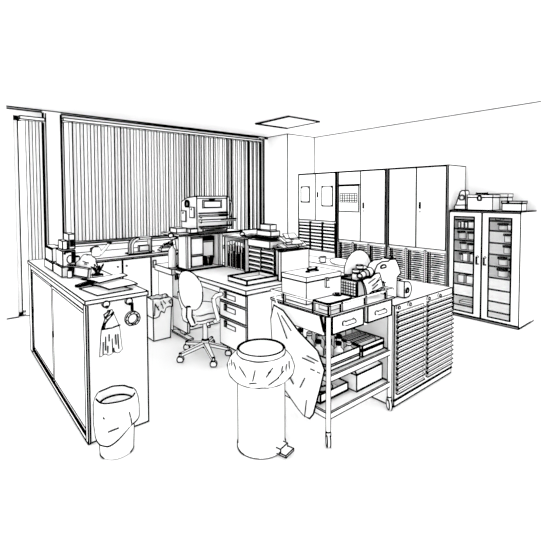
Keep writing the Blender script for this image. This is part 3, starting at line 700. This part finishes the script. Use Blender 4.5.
# ---------------------------------------------------------------- cart shelf contents
def shelf_box(x0, y0, z0, x1, y1, z1, label, name='storage_box', bands=()):
    b = thing(name, label, 'box', ((x0+x1)/2, (y0+y1)/2, z0))
    s = S().open_box(x0, y0, z0, x1, y1, z1, .007)
    for k in bands: s.line((x0, y0-.001, z0+k), (x1, y0-.001, z0+k), 1).line((x0-.001, y0, z0+k), (x0-.001, y1, z0+k), 1)
    s.build('box_body', b, w=.75)
    return b
S2 = .4275
shelf_box(1.775, 1.60, S2, 2.085, 1.95, .510, 'open supply box on the left of the cart middle shelf', bands=(.03, .042))
shelf_box(2.108, 1.60, S2, 2.350, 1.95, .505, 'open supply box on the right of the cart middle shelf', bands=(.042, .05, .055))
rg = random.Random(8); k = 0
words_ = ['near left', 'near middle', 'near right', 'second row left', 'second row middle', 'second row right', 'third row left', 'third row middle', 'third row right', 'back row left', 'back row middle', 'back row right']
for r in range(4):
    for c_ in range(3):
        x = 1.825+.10*c_; y = 1.645+.082*r; h = .085+.03*rg.random()+.02*r; lb = '%s bottle in the left supply box on the cart' % words_[k]; k += 1
        b = thing('supply_bottle', lb, 'bottle', (x, y, S2+.008), 'bottles in the left supply box')
        S().lathe((x, y, S2+.008), [(.030, 0), (.030, h*.7), (.014, h*.85), (.014, h)], 14).build('bottle_body', b, contour=True, w=.7, ang=60)
        S().cyl((x, y, S2+.008+h), .017, .018, seg=12).build('cap', b, mat=DARK if (r+c_) % 2 else None, contour=True, w=.6)
for k, (y, lb) in enumerate(((1.66, 'front white packet in the right supply box on the cart'), (1.70, 'second packet from the front in the right supply box on the cart'), (1.74, 'third packet from the front in the right supply box on the cart'), (1.785, 'fourth packet from the front in the right supply box on the cart'))):
    s = S().box(2.13, y, S2+.008, 2.335, y+.028, .50); 
    for q in range(1): s.line((2.13, y+.014, .501), (2.335, y+.014, .501), .6)
    tag(s.build('packet', loc=(2.24, y, S2+.008), w=.6), lb, 'packet', 'packets in the right supply box')
for k, (x, y, r, lb) in enumerate(((2.158, 1.875, .03, 'left roll of bandage standing at the back of the right supply box'), (2.23, 1.885, .033, 'middle roll of bandage standing at the back of the right supply box'), (2.302, 1.885, .033, 'right roll of bandage standing at the back of the right supply box'))):
    s = S().cyl((x, y, S2+.008), r, .11, seg=20).cyl((x, y, S2+.118), r*.5, .002, seg=14); tag(s.build('bandage_roll', loc=(x, y, S2+.008), contour=True, w=1), lb, 'bandage', 'bandage rolls in the right supply box')
S3 = .2025
shelf_box(1.775, 1.665, S3, 2.045, 1.95, .262, 'low open tray box on the left of the cart bottom shelf', 'tray_box', bands=(.012,))
for k, (r, z, lb) in enumerate(((.095, 0, 'larger lower dish in the low tray box on the cart'), (.075, .028, 'smaller upper dish in the low tray box on the cart'))):
    s = S().lathe((1.90, 1.80, S3+.008+z), [(r*.6, 0), (r, .024), (r*.93, .026), (r*.55, .005)], 32); tag(s.build('dish', loc=(1.90, 1.80, S3+.008+z), contour=True, ang=50, w=.9), lb, 'dish', 'dishes in the low tray box')
t = thing('cardboard_box', 'big closed box with folded flaps on the cart bottom shelf', 'box', (2.21, 1.73, S3))
Qx0, Qx1, Qy0, Qy1, Qz = 2.068, 2.352, 1.612, 1.90, .318
S().box(Qx0, Qy0, S3, Qx1, Qy1, Qz).line((Qx0, Qy0-.001, S3+.012), (Qx1, Qy0-.001, S3+.012), .8).build('box_body', t, w=1)
s = S().sheet([[(Qx0, Qy0, Qz), (Qx1, Qy0, Qz)], [(Qx0+.07, Qy0+.12, Qz+.055), (Qx1-.03, Qy0+.12, Qz+.045)]], .004); s.line((Qx0+.03, Qy0+.05, Qz+.015), (Qx1, Qy0+.002, Qz-.02), .6); s.build('flap', t, w=1)
S().sheet([[(Qx0, Qy1, Qz), (Qx1, Qy1, Qz)], [(Qx0+.04, Qy1-.13, Qz+.05), (Qx1, Qy1-.13, Qz+.05)]], .004).build('flap', t, w=1)

# plastic bag on the cart's left flank
t = thing('hanging_bag', 'big limp white bag hanging down the left side of the cart', 'bag', (1.70, 1.75, .16))
out = [(2.0, .775), (1.907, .759), (1.767, .663), (1.60, .585), (1.545, .49), (1.575, .38), (1.635, .19), (1.665, .150), (1.705, .142), (1.76, .165), (1.918, .258), (1.985, .40), (2.02, .55), (2.03, .68)]
cy_, cz_ = 1.79, .43; vs, fs = [], []; N = len(out); dense = []
for i in range(N):
    a, b = out[i], out[(i+1) % N]
    for k in range(3): dense.append((a[0]+(b[0]-a[0])*k/3, a[1]+(b[1]-a[1])*k/3))
N = len(dense); ks = (1.0, .93, .75, .5, .25)
for sg in (-1, 1):
    for k in ks:
        for (y, z) in dense:
            nz = noise.noise(Vector((y*6, z*6, sg*2)))
            vs.append((1.684+sg*(.024*math.sqrt(1-k*k)+.008*nz*(k < .99)), cy_+(y-cy_)*k, cz_+(z-cz_)*k))
n5 = len(ks)
for side in range(2):
    o = side*n5*N
    for i in range(n5-1):
        for k in range(N): fs.append((o+i*N+k, o+i*N+(k+1) % N, o+(i+1)*N+(k+1) % N, o+(i+1)*N+k))
    fs.append(tuple(o+(n5-1)*N+k for k in range(N)))
for k in range(N): fs.append((k, (k+1) % N, n5*N+(k+1) % N, n5*N+k))
s = S().add(vs, fs); X_ = 1.655
for a in ((1.93, .745, 1.84, .60), (1.89, .735, 1.80, .66), (1.70, .52, 1.60, .52), (1.66, .545, 1.57, .54), (1.86, .40, 1.78, .33), (1.72, .33, 1.68, .40), (1.68, .165, 1.665, .27), (1.63, .475, 1.60, .475), (1.575, .475, 1.555, .475)):
    s.line((X_, a[0], a[1]), (X_, a[2], a[3]), .8)
s.build('bag_body', t, contour=True, ang=75, w=1)
S().rod([(1.69, 1.94, .75), (1.69, 1.98, .80), (1.705, 2.02, .845)], .004, 6).build('bag_tie', t, w=.3)

# ================================================================ drawer unit with shallow drawers
FX0, FX1, FY0, FY1, FH = 2.418, 3.268, 1.549, 2.01, .728
t = thing('shallow_drawer_unit', 'wide white unit of two columns of shallow drawers right of the cart', 'drawer unit', (2.84, 1.78, 0))
S().box(FX0, FY0+.01, 0, FX1, FY1, FH).line((FX0, FY0+.008, .05), (FX1, FY0+.008, .05), 1.8).build('carcass', t, w=1)
for c_, (a, b) in enumerate(((2.432, 2.80), (2.845, 3.256))):
    for r in range(16):
        z = .093+r*.0372
        d = S().box(a+.008, FY0-.001, z, b-.008, FY0+.012, z+.030)
        d.prism([(FY0-.001, z), (FY0-.013, z+.003), (FY0-.013, z+.008), (FY0-.001, z+.012)], 'x', a, b)
        d.line((a, FY0-.006, z+.03), (a+.012, FY0-.006, z+.03), 1.2)
        d.build('drawer', t, w=.55)
for x, z in ((2.441, .712), (2.588, .709), (2.857, .706), (3.028, .701)):
    S().cyl((x+.01, FY0-.008, z), .012, .018, 'y', 14).build('knob', t, w=.9)
# jug and roll on it
t = thing('plastic_jug', 'white plastic jug with grip hole standing on the shallow drawer unit', 'jug', (2.53, 1.66, FH+.001))
Yj0, Yj1 = 1.675, 1.745
outl = [(2.465, .7295), (2.624, .7295), (2.626, .885), (2.672, .908), (2.662, .942), (2.626, 1.0), (2.605, 1.024), (2.533, 1.028), (2.508, 1.018), (2.433, 1.023), (2.379, 1.009), (2.349, .973), (2.336, .911), (2.386, .888), (2.45, .878), (2.465, .85)]
s = S().prism([p for p in outl], 'y', Yj0, Yj1)
s.line((2.40, Yj0-.001, .875), (2.48, Yj0-.001, .865), .8)
s.build('jug_body', t, ang=50, w=1.0)
S().prism([(2.445+.032*COS(R(a)), .985+.014*SIN(R(a))) for a in range(0, 360, 24)], 'y', Yj0-.004, Yj0+.002).build('grip_hole', t, w=1.2)
S().cyl((2.57, 1.71, 1.026), .030, .012, seg=18).build('cap', t, w=1.1, contour=True)
t = thing('paper_roll', 'paper roll lying on its side beside the jug', 'roll', (2.70, 1.68, FH+.001))
cz = FH+.001+.062
s = S().prism([(2.640, FH+.001), (2.640, FH+.13)]+arc((2.665, cz), .0612, 90, -90, 14, lambda u, v: (u+.01, v)), 'y', 1.62, 1.72); s.build('roll_body', t, ang=50, w=1)
s = S().lathe((2.68, 1.616, cz-.008), [(.012, 0), (.018, 0), (.018, .01), (.012, .01), (.012, 0)], 20, None, 'y', (False, False))
s.path([(2.68+(.02+.0016*k)*COS(k*.5), 1.615, cz-.008+(.02+.0016*k)*SIN(k*.5)) for k in range(10)], .6); s.build('core', t, w=.7)

# ================================================================ tall cabinets along the right wall
PX = 4.89; PB = XR-.03; PH = 1.885
units = [(4.237, 5.132), (3.302, 4.213), (2.404, 3.278)]
labels = ['tall cabinet with two notices and wide label drawers, next to the corner pillar', 'tall cabinet with a wall calendar on its left door', 'tall blank-doored cabinet next to the glass-door cabinet']
def tall(i):
    y0, y1 = units[i]; zd = 1.065 if i == 0 else .785
    t = thing('tall_cabinet', labels[i], 'cabinet', ((PX+PB)/2, (y0+y1)/2, 0), 'tall cabinets along the wall')
    s = S().box(PX+.012, y0, 0, PB, y1, PH)
    for yy in (y0+.004, y0+.016, y1-.004, y1-.016): s.line((PX+.011, yy, .05), (PX+.011, yy, PH), .5)
    s.build('carcass', t, w=.8)
    m = (y0+y1)/2+(.02, .0, -.005)[i]
    for k, (a, b) in enumerate(((m+.003, y1-.022), (y0+.022, m-.003))):
        d = S().box(PX, a, zd+.01, PX+.014, b, PH-.012).build('door', t, w=.9)
        if k == 1:
            hz = (1.51, 1.345, 1.36)[i]
            h = S().box(PX-.012, b-.062, hz-.03, PX, b-.046, hz+.05).ball((PX-.002, b-.054, hz-.075), .010, seg=8, rings=6); h.build('handle', d, mat=DARK, w=.5)
    if i == 0:
        wd = (y1-y0-.04)/3
        for c_ in range(3):
            for r in range(8):
                a = y0+.02+wd*c_; z = 1.045-.0565*(r+1)
                d = S().box(PX, a+.016, z, PX+.02, a+wd-.016, z+.050); d.line((PX-.001, a+.016, z+.041), (PX-.001, a+wd-.016, z+.041), .5)
                d.line((PX-.001, a+wd-.03, z+.047), (PX-.001, a+.05, z+.047), .5)
                d.build('drawer', t, w=.55)
            S().box(PX+.004, a-.014, .585, PX+.014, a+.012, 1.05).build('divider', t, w=1.2)
        S().box(PX, y0+.02, .06, PX+.014, y1-.02, .575).build('lower_panel', t, w=.9)
    else:
        wd = (y1-y0-.03)/3; rg = random.Random(40+i)
        for c_ in range(3):
            a = y0+.015+wd*c_
            for r in range(24):
                z = .762-.0285*(r+1)
                d = S().box(PX, a+.012, z, PX+.016, a+wd-.008, z+.0255)
                d.line((PX-.001, a+rg.uniform(.03, .09), z+.010), (PX-.001, a+wd-rg.uniform(.09, .14), z+.011), rg.uniform(.3, .7))
                d.line((PX-.001, a+wd-.045, z+.006), (PX-.001, a+wd-.045, z+.019), 1.6).line((PX-.001, a+wd-.075, z+.006), (PX-.001, a+wd-.075, z+.019), 1.0)
                d.build('drawer', t, w=.42)
            S().box(PX-.001, a+wd-.008, .07, PX+.014, a+wd+.012, .775).build('divider', t, w=.6)
for i in range(3): tall(i)
# notices and calendar
for (y0, y1, z0, z1, lb) in ((4.835, 5.04, 1.385, 1.66, 'notice sheet held by corner magnets on the left door of the first tall cabinet'), (4.31, 4.545, 1.325, 1.66, 'notice sheet held by four dark magnets on the right door by the calendar')):
    t = thing('notice', lb, 'notice', (PX-.002, (y0+y1)/2, z0), 'notices on the tall cabinet')
    S().box(PX-.013, y0, z0, PX-.0105, y1, z1).build('sheet', t, w=.9)
    for yy in (y0+.018, y1-.018):
        for zz in (z0+.015, z1-.015): S().ball((PX-.016, yy, zz), .014, seg=10, rings=6).build('magnet', t, mat=DARK, w=.5)
t = thing('wall_calendar', 'hanging calendar with a ruled grid on the middle tall cabinet', 'calendar', (PX-.004, 3.99, 1.25))
y0, y1, z0, z1 = 3.79, 4.185, 1.245, 1.655
S().box(PX-.004, y0, z0, PX-.0005, y1, z1).build('page', t, w=.9)
S().box(PX-.010, y0-.01, z1, PX-.0005, y1+.01, z1+.022).build('binding', t, mat=DARK, w=.6)
s = S().rod([(PX-.006, 3.99+.025*COS(R(a)), z1+.045+.025*SIN(R(a))) for a in range(0, 360, 36)], .004, 6, True); s.build('hanging_ring', t, w=.8)
s = S().box(PX-.0055, y0+.03, z0+.15, PX-.0042, y1-.03, z1-.12)
for k in range(8): s.line((PX-.006, y0+.03+k*(y1-y0-.06)/7, z0+.15), (PX-.006, y0+.03+k*(y1-y0-.06)/7, z1-.12), .7)
for k in range(5): s.line((PX-.006, y0+.03, z0+.15+k*.035), (PX-.006, y1-.03, z0+.15+k*.035), .7)
for k in range(8): s.line((PX-.006, y0+.03+k*(y1-y0-.06)/7, z0+.03), (PX-.006, y0+.03+k*(y1-y0-.06)/7, z0+.12), .5)
for k in range(4): s.line((PX-.006, y0+.03, z0+.03+k*.03), (PX-.006, y1-.03, z0+.03+k*.03), .6)
s.build('date_grid', t, ink=False)
# padded bench
t = thing('padded_bench', 'low white bench in front of the first tall cabinet', 'bench', (4.6, 4.2, 0))
S().box(4.36, 3.45, .40, 4.80, 5.05, .48).build('seat_pad', t, w=.7)
S().box(4.40, 3.50, .30, 4.78, 5.0, .40).build('frame', t, w=.8)
for x in (4.42, 4.72):
    for y in (3.53, 4.93): S().box(x, y, 0, x+.04, y+.04, .30).build('leg', t, w=.8)
s = S().ball((4.50, 3.80, .529), .10, .20, .045, 28, 12); tag(s.build('pillow', loc=(4.5, 3.80, .482), contour=True, w=1), 'flat oblong pillow on the low bench', 'pillow')
t = thing('white_mug', 'white mug on the low bench left of the pillow', 'mug', (4.45, 4.12, .481))
S().cyl((4.45, 4.12, .481), .04, .09, seg=20).build('mug_body', t, contour=True)
S().rod([(4.44, 4.165, .55), (4.44, 4.19, .54), (4.44, 4.19, .50), (4.44, 4.165, .495)], .006, 6).build('handle', t, w=.9)

# ================================================================ glass-door cabinet
GX, GY0, GY1, GH, GB = 4.89, 1.578, 2.376, 1.318, XR-.03
t = thing('glass_door_cabinet', 'white cabinet with two glazed doors showing bottles on shelves', 'cabinet', ((GX+GB)/2, (GY0+GY1)/2, 0))
s = S().box(GX+.02, GY0, 0, GB, GY0+.02, GH).box(GX+.02, GY1-.02, 0, GB, GY1, GH).box(GX+.24, GY0+.02, 0, GB, GY1-.02, GH).box(GX+.02, GY0+.02, 0, GB, GY1-.02, .055)
for p, q in (((GX, GY0, 0), (GX, GY1, 0)), ((GX+.019, GY0, .02), (GX+.019, GY1, .02)), ((GX, GY0, .004), (GB, GY0, .004)), ((GX+.02, GY0, .014), (GB-.1, GY0, .014)), ((GX, GY0, .004), (GX, GY0, GH)), ((GX+.02, GY1, 0), (GX+.02, GY1, GH))): s.line(p, q, .9)
s.build('carcass', t, ink=False)
S().box(GX-.004, GY0-.004, GH-.012, GB, GY1, GH).build('top', t, w=.8)
S().box(GX+.10, 1.985, .055, GX+.24, 2.0, GH-.012).build('centre_panel', t, ink=False)
SH = [.125, .245, .385, .525, .660, .800, .935, 1.075, 1.19]
for z in SH:
    for a, b in ((GY0+.02, 1.985), (2.0, GY1-.02)): S().box(GX+.045, a, z, GX+.24, b, z+.012).line((GX+.044, a, z-.002), (GX+.044, b, z-.002), .7).line((GX+.044, a, z+.016), (GX+.044, b, z+.016), .7).build('shelf', t, ink=False)
for a, b, p0, p1, hy in ((1.990, GY1, 2.075, 2.315, 2.03), (GY0, 1.982, 1.668, 1.905, 1.945)):
    s = S().box(GX, a, .03, GX+.02, p0, GH-.02).box(GX, p1, .03, GX+.02, b, GH-.02).box(GX, p0, .03, GX+.02, p1, .075).box(GX, p0, 1.24, GX+.02, p1, GH-.02)
    for u, v in (((a, .03), (a, GH-.02)), ((b, .03), (b, GH-.02)), ((a, .03), (b, .03)), ((a, GH-.02), (b, GH-.02))): s.line((GX, *u), (GX, *v), .9)
    for u, v in (((p0, .075), (p0, 1.24)), ((p1, .075), (p1, 1.24)), ((p0, .075), (p1, .075)), ((p0, 1.24), (p1, 1.24))): s.line((GX, *u), (GX, *v), 1.3)
    d = s.build('glazed_door', t, ink=False)
    S().box(GX+.008, p0, .075, GX+.012, p1, 1.24).build('glass_pane', d, mat=GLASS, ink=False)
    S().rod([(GX, hy, .68), (GX-.022, hy, .685), (GX-.022, hy, .765), (GX, hy, .77)], .009, 6).line((GX-.032, hy, .685), (GX-.032, hy, .765), 1.5).build('handle', d, w=.9)
rows = ['bottom', 'second', 'third', 'fourth', 'fifth', 'sixth', 'seventh', 'eighth', 'top']
def stored(y, z, wd, h, cap, lb, grp):
    b = thing('medicine_jar' if cap else 'medicine_box', lb, 'jar' if cap else 'box', (GX+.15, y, z), grp)
    if cap:
        S().lathe((GX+.15, y, z), [(wd/2, 0), (wd/2, h*.72), (wd*.42, h*.76)], 16).build('jar_body', b, contour=True, w=.6, ang=60)
        S().cyl((GX+.12, y, z+h*.76), wd*.56, h*.24, seg=16).build('lid', b, mat=GREY, contour=True, w=.35)
    else: S().box(GX+.09, y-wd/2, z, GX+.20, y+wd/2, z+h).build('carton_body', b, w=.6)
LEFT = {0: [(2.20, .16, .03, 0)], 1: [], 2: [(2.265, .075, .10, 0), (2.155, .085, .10, 0)], 3: [], 4: [(2.275, .05, .10, 1), (2.215, .06, .10, 0), (2.12, .075, .10, 0)], 5: [(2.26, .07, .10, 1), (2.17, .06, .09, 1)],
        6: [(2.28, .08, .10, 1), (2.16, .08, .10, 1)], 7: [(2.295, .03, .075, 0), (2.255, .035, .08, 0), (2.21, .03, .075, 0), (2.15, .07, .08, 0)], 8: []}
RIGHT = {2: [], 3: [(1.80, .10, .10, 1), (1.70, .05, .085, 1)], 4: [(1.80, .09, .10, 1), (1.70, .06, .09, 1)], 5: [(1.76, .065, .10, 1), (1.695, .05, .09, 1)], 6: [(1.745, .085, .10, 1)], 7: [(1.80, .10, .08, 1), (1.71, .06, .065, 0)],
         8: [(1.845, .05, .03, 0)]}
for side, dct in (('left', LEFT), ('right', RIGHT)):
    for r, it in dct.items():
        for k, (y, wd, h, cap) in enumerate(it):
            o = '' if len(it) == 1 else ('leftmost ' if k == 0 else 'rightmost ' if k == len(it)-1 else ('second ' if k == 1 else 'third '))
            lb = '%s%s on the %s shelf%s behind the %s glass door' % (o, 'lidded jar' if cap else 'white box', rows[r], '' if r in (0, 8) else ' from the bottom', side)
            stored(y, SH[r]+.018, wd, h, cap, lb, 'jars and boxes in the glass-door cabinet')
# on top
t = thing('tape_dispenser', 'wedge shaped tape dispenser with a roll opening on the glass-door cabinet', 'dispenser', (5.03, 2.27, GH+.001))
pf = [(2.355, GH+.001), (2.355, GH+.045), (2.335, GH+.075), (2.285, GH+.225), (2.265, GH+.243), (2.232, GH+.243), (2.222, GH+.225), (2.218, GH+.10), (2.218, GH+.001)]
S().prism(pf, 'x', 4.97, 5.07).line((4.969, 2.345, GH+.06), (4.969, 2.2, GH+.065), .9).build('casing', t, ang=30, w=1)
S().lathe((4.962, 2.262, GH+.155), [(.026, 0), (.037, 0), (.037, .01), (.026, .01), (.026, 0)], 20, None, 'x', (False, False)).build('tape_roll', t, w=.6)
t = thing('carry_case', 'white carrying case with latch and top grip on the glass-door cabinet', 'case', (5.05, 2.04, GH+.001))
S().box(4.96, 1.90, GH+.001, 5.16, 2.188, GH+.155).build('case_body', t, w=.75); S().box(4.956, 1.896, GH+.155, 5.164, 2.192, GH+.188).build('lid', t, w=.7)
S().rod([(5.0, 1.97, GH+.19), (5.0, 1.975, GH+.205), (5.0, 2.10, GH+.205), (5.0, 2.105, GH+.19)], .010, 8).build('handle', t, mat=DARK, w=.8)
S().ball((4.952, 2.045, GH+.145), .008, .018, .032, 14, 10).build('latch', t, w=1.4, contour=True)
t = thing('file_box', 'white lidded box half hidden behind the carrying case on the cabinet', 'box', (5.27, 1.90, GH+.001))
S().box(5.19, 1.82, GH+.001, 5.34, 2.08, GH+.155).build('box_body', t, w=.75); S().box(5.186, 1.815, GH+.156, 5.344, 2.085, GH+.20).build('lid', t, w=.7)
t = thing('lidded_tin', 'low white tin right of the carrying case on the cabinet', 'tin', (5.03, 1.67, GH+.001))
S().box(4.95, 1.592, GH+.001, 5.10, 1.792, GH+.085).build('tin_body', t, w=.75); S().box(4.946, 1.588, GH+.086, 5.104, 1.796, GH+.115).line((4.945, 1.735, GH+.08), (4.945, 1.72, GH+.10), 1.6).build('lid', t, w=1)

# ================================================================ light and view
wd = bpy.data.worlds.new('daylight'); scene.world = wd; wd.use_nodes = True
wd.node_tree.nodes['Background'].inputs[0].default_value = (1, 1, 1, 1)
wd.node_tree.nodes['Background'].inputs[1].default_value = 1.0
l = bpy.data.lights.new('ceiling_lamp', 'AREA'); l.energy = 18; l.shape = 'RECTANGLE'; l.size = .22; l.size_y = .26
lo = bpy.data.objects.new('ceiling_lamp', l); COL.objects.link(lo); lo.location = (3.97, 4.40, ZC-.0165)
vs = scene.view_settings
vs.view_transform = 'Standard'; vs.look = 'None'; vs.gamma = 1; vs.use_curve_mapping = False; vs.exposure = .85
scene.cycles.max_bounces = 48; scene.cycles.min_light_bounces = 30; scene.cycles.diffuse_bounces = 40; scene.cycles.transparent_max_bounces = 16
scene.cycles.use_denoising = True; scene.cycles.denoiser = 'OPENIMAGEDENOISE'; scene.cycles.denoising_prefilter = 'ACCURATE'
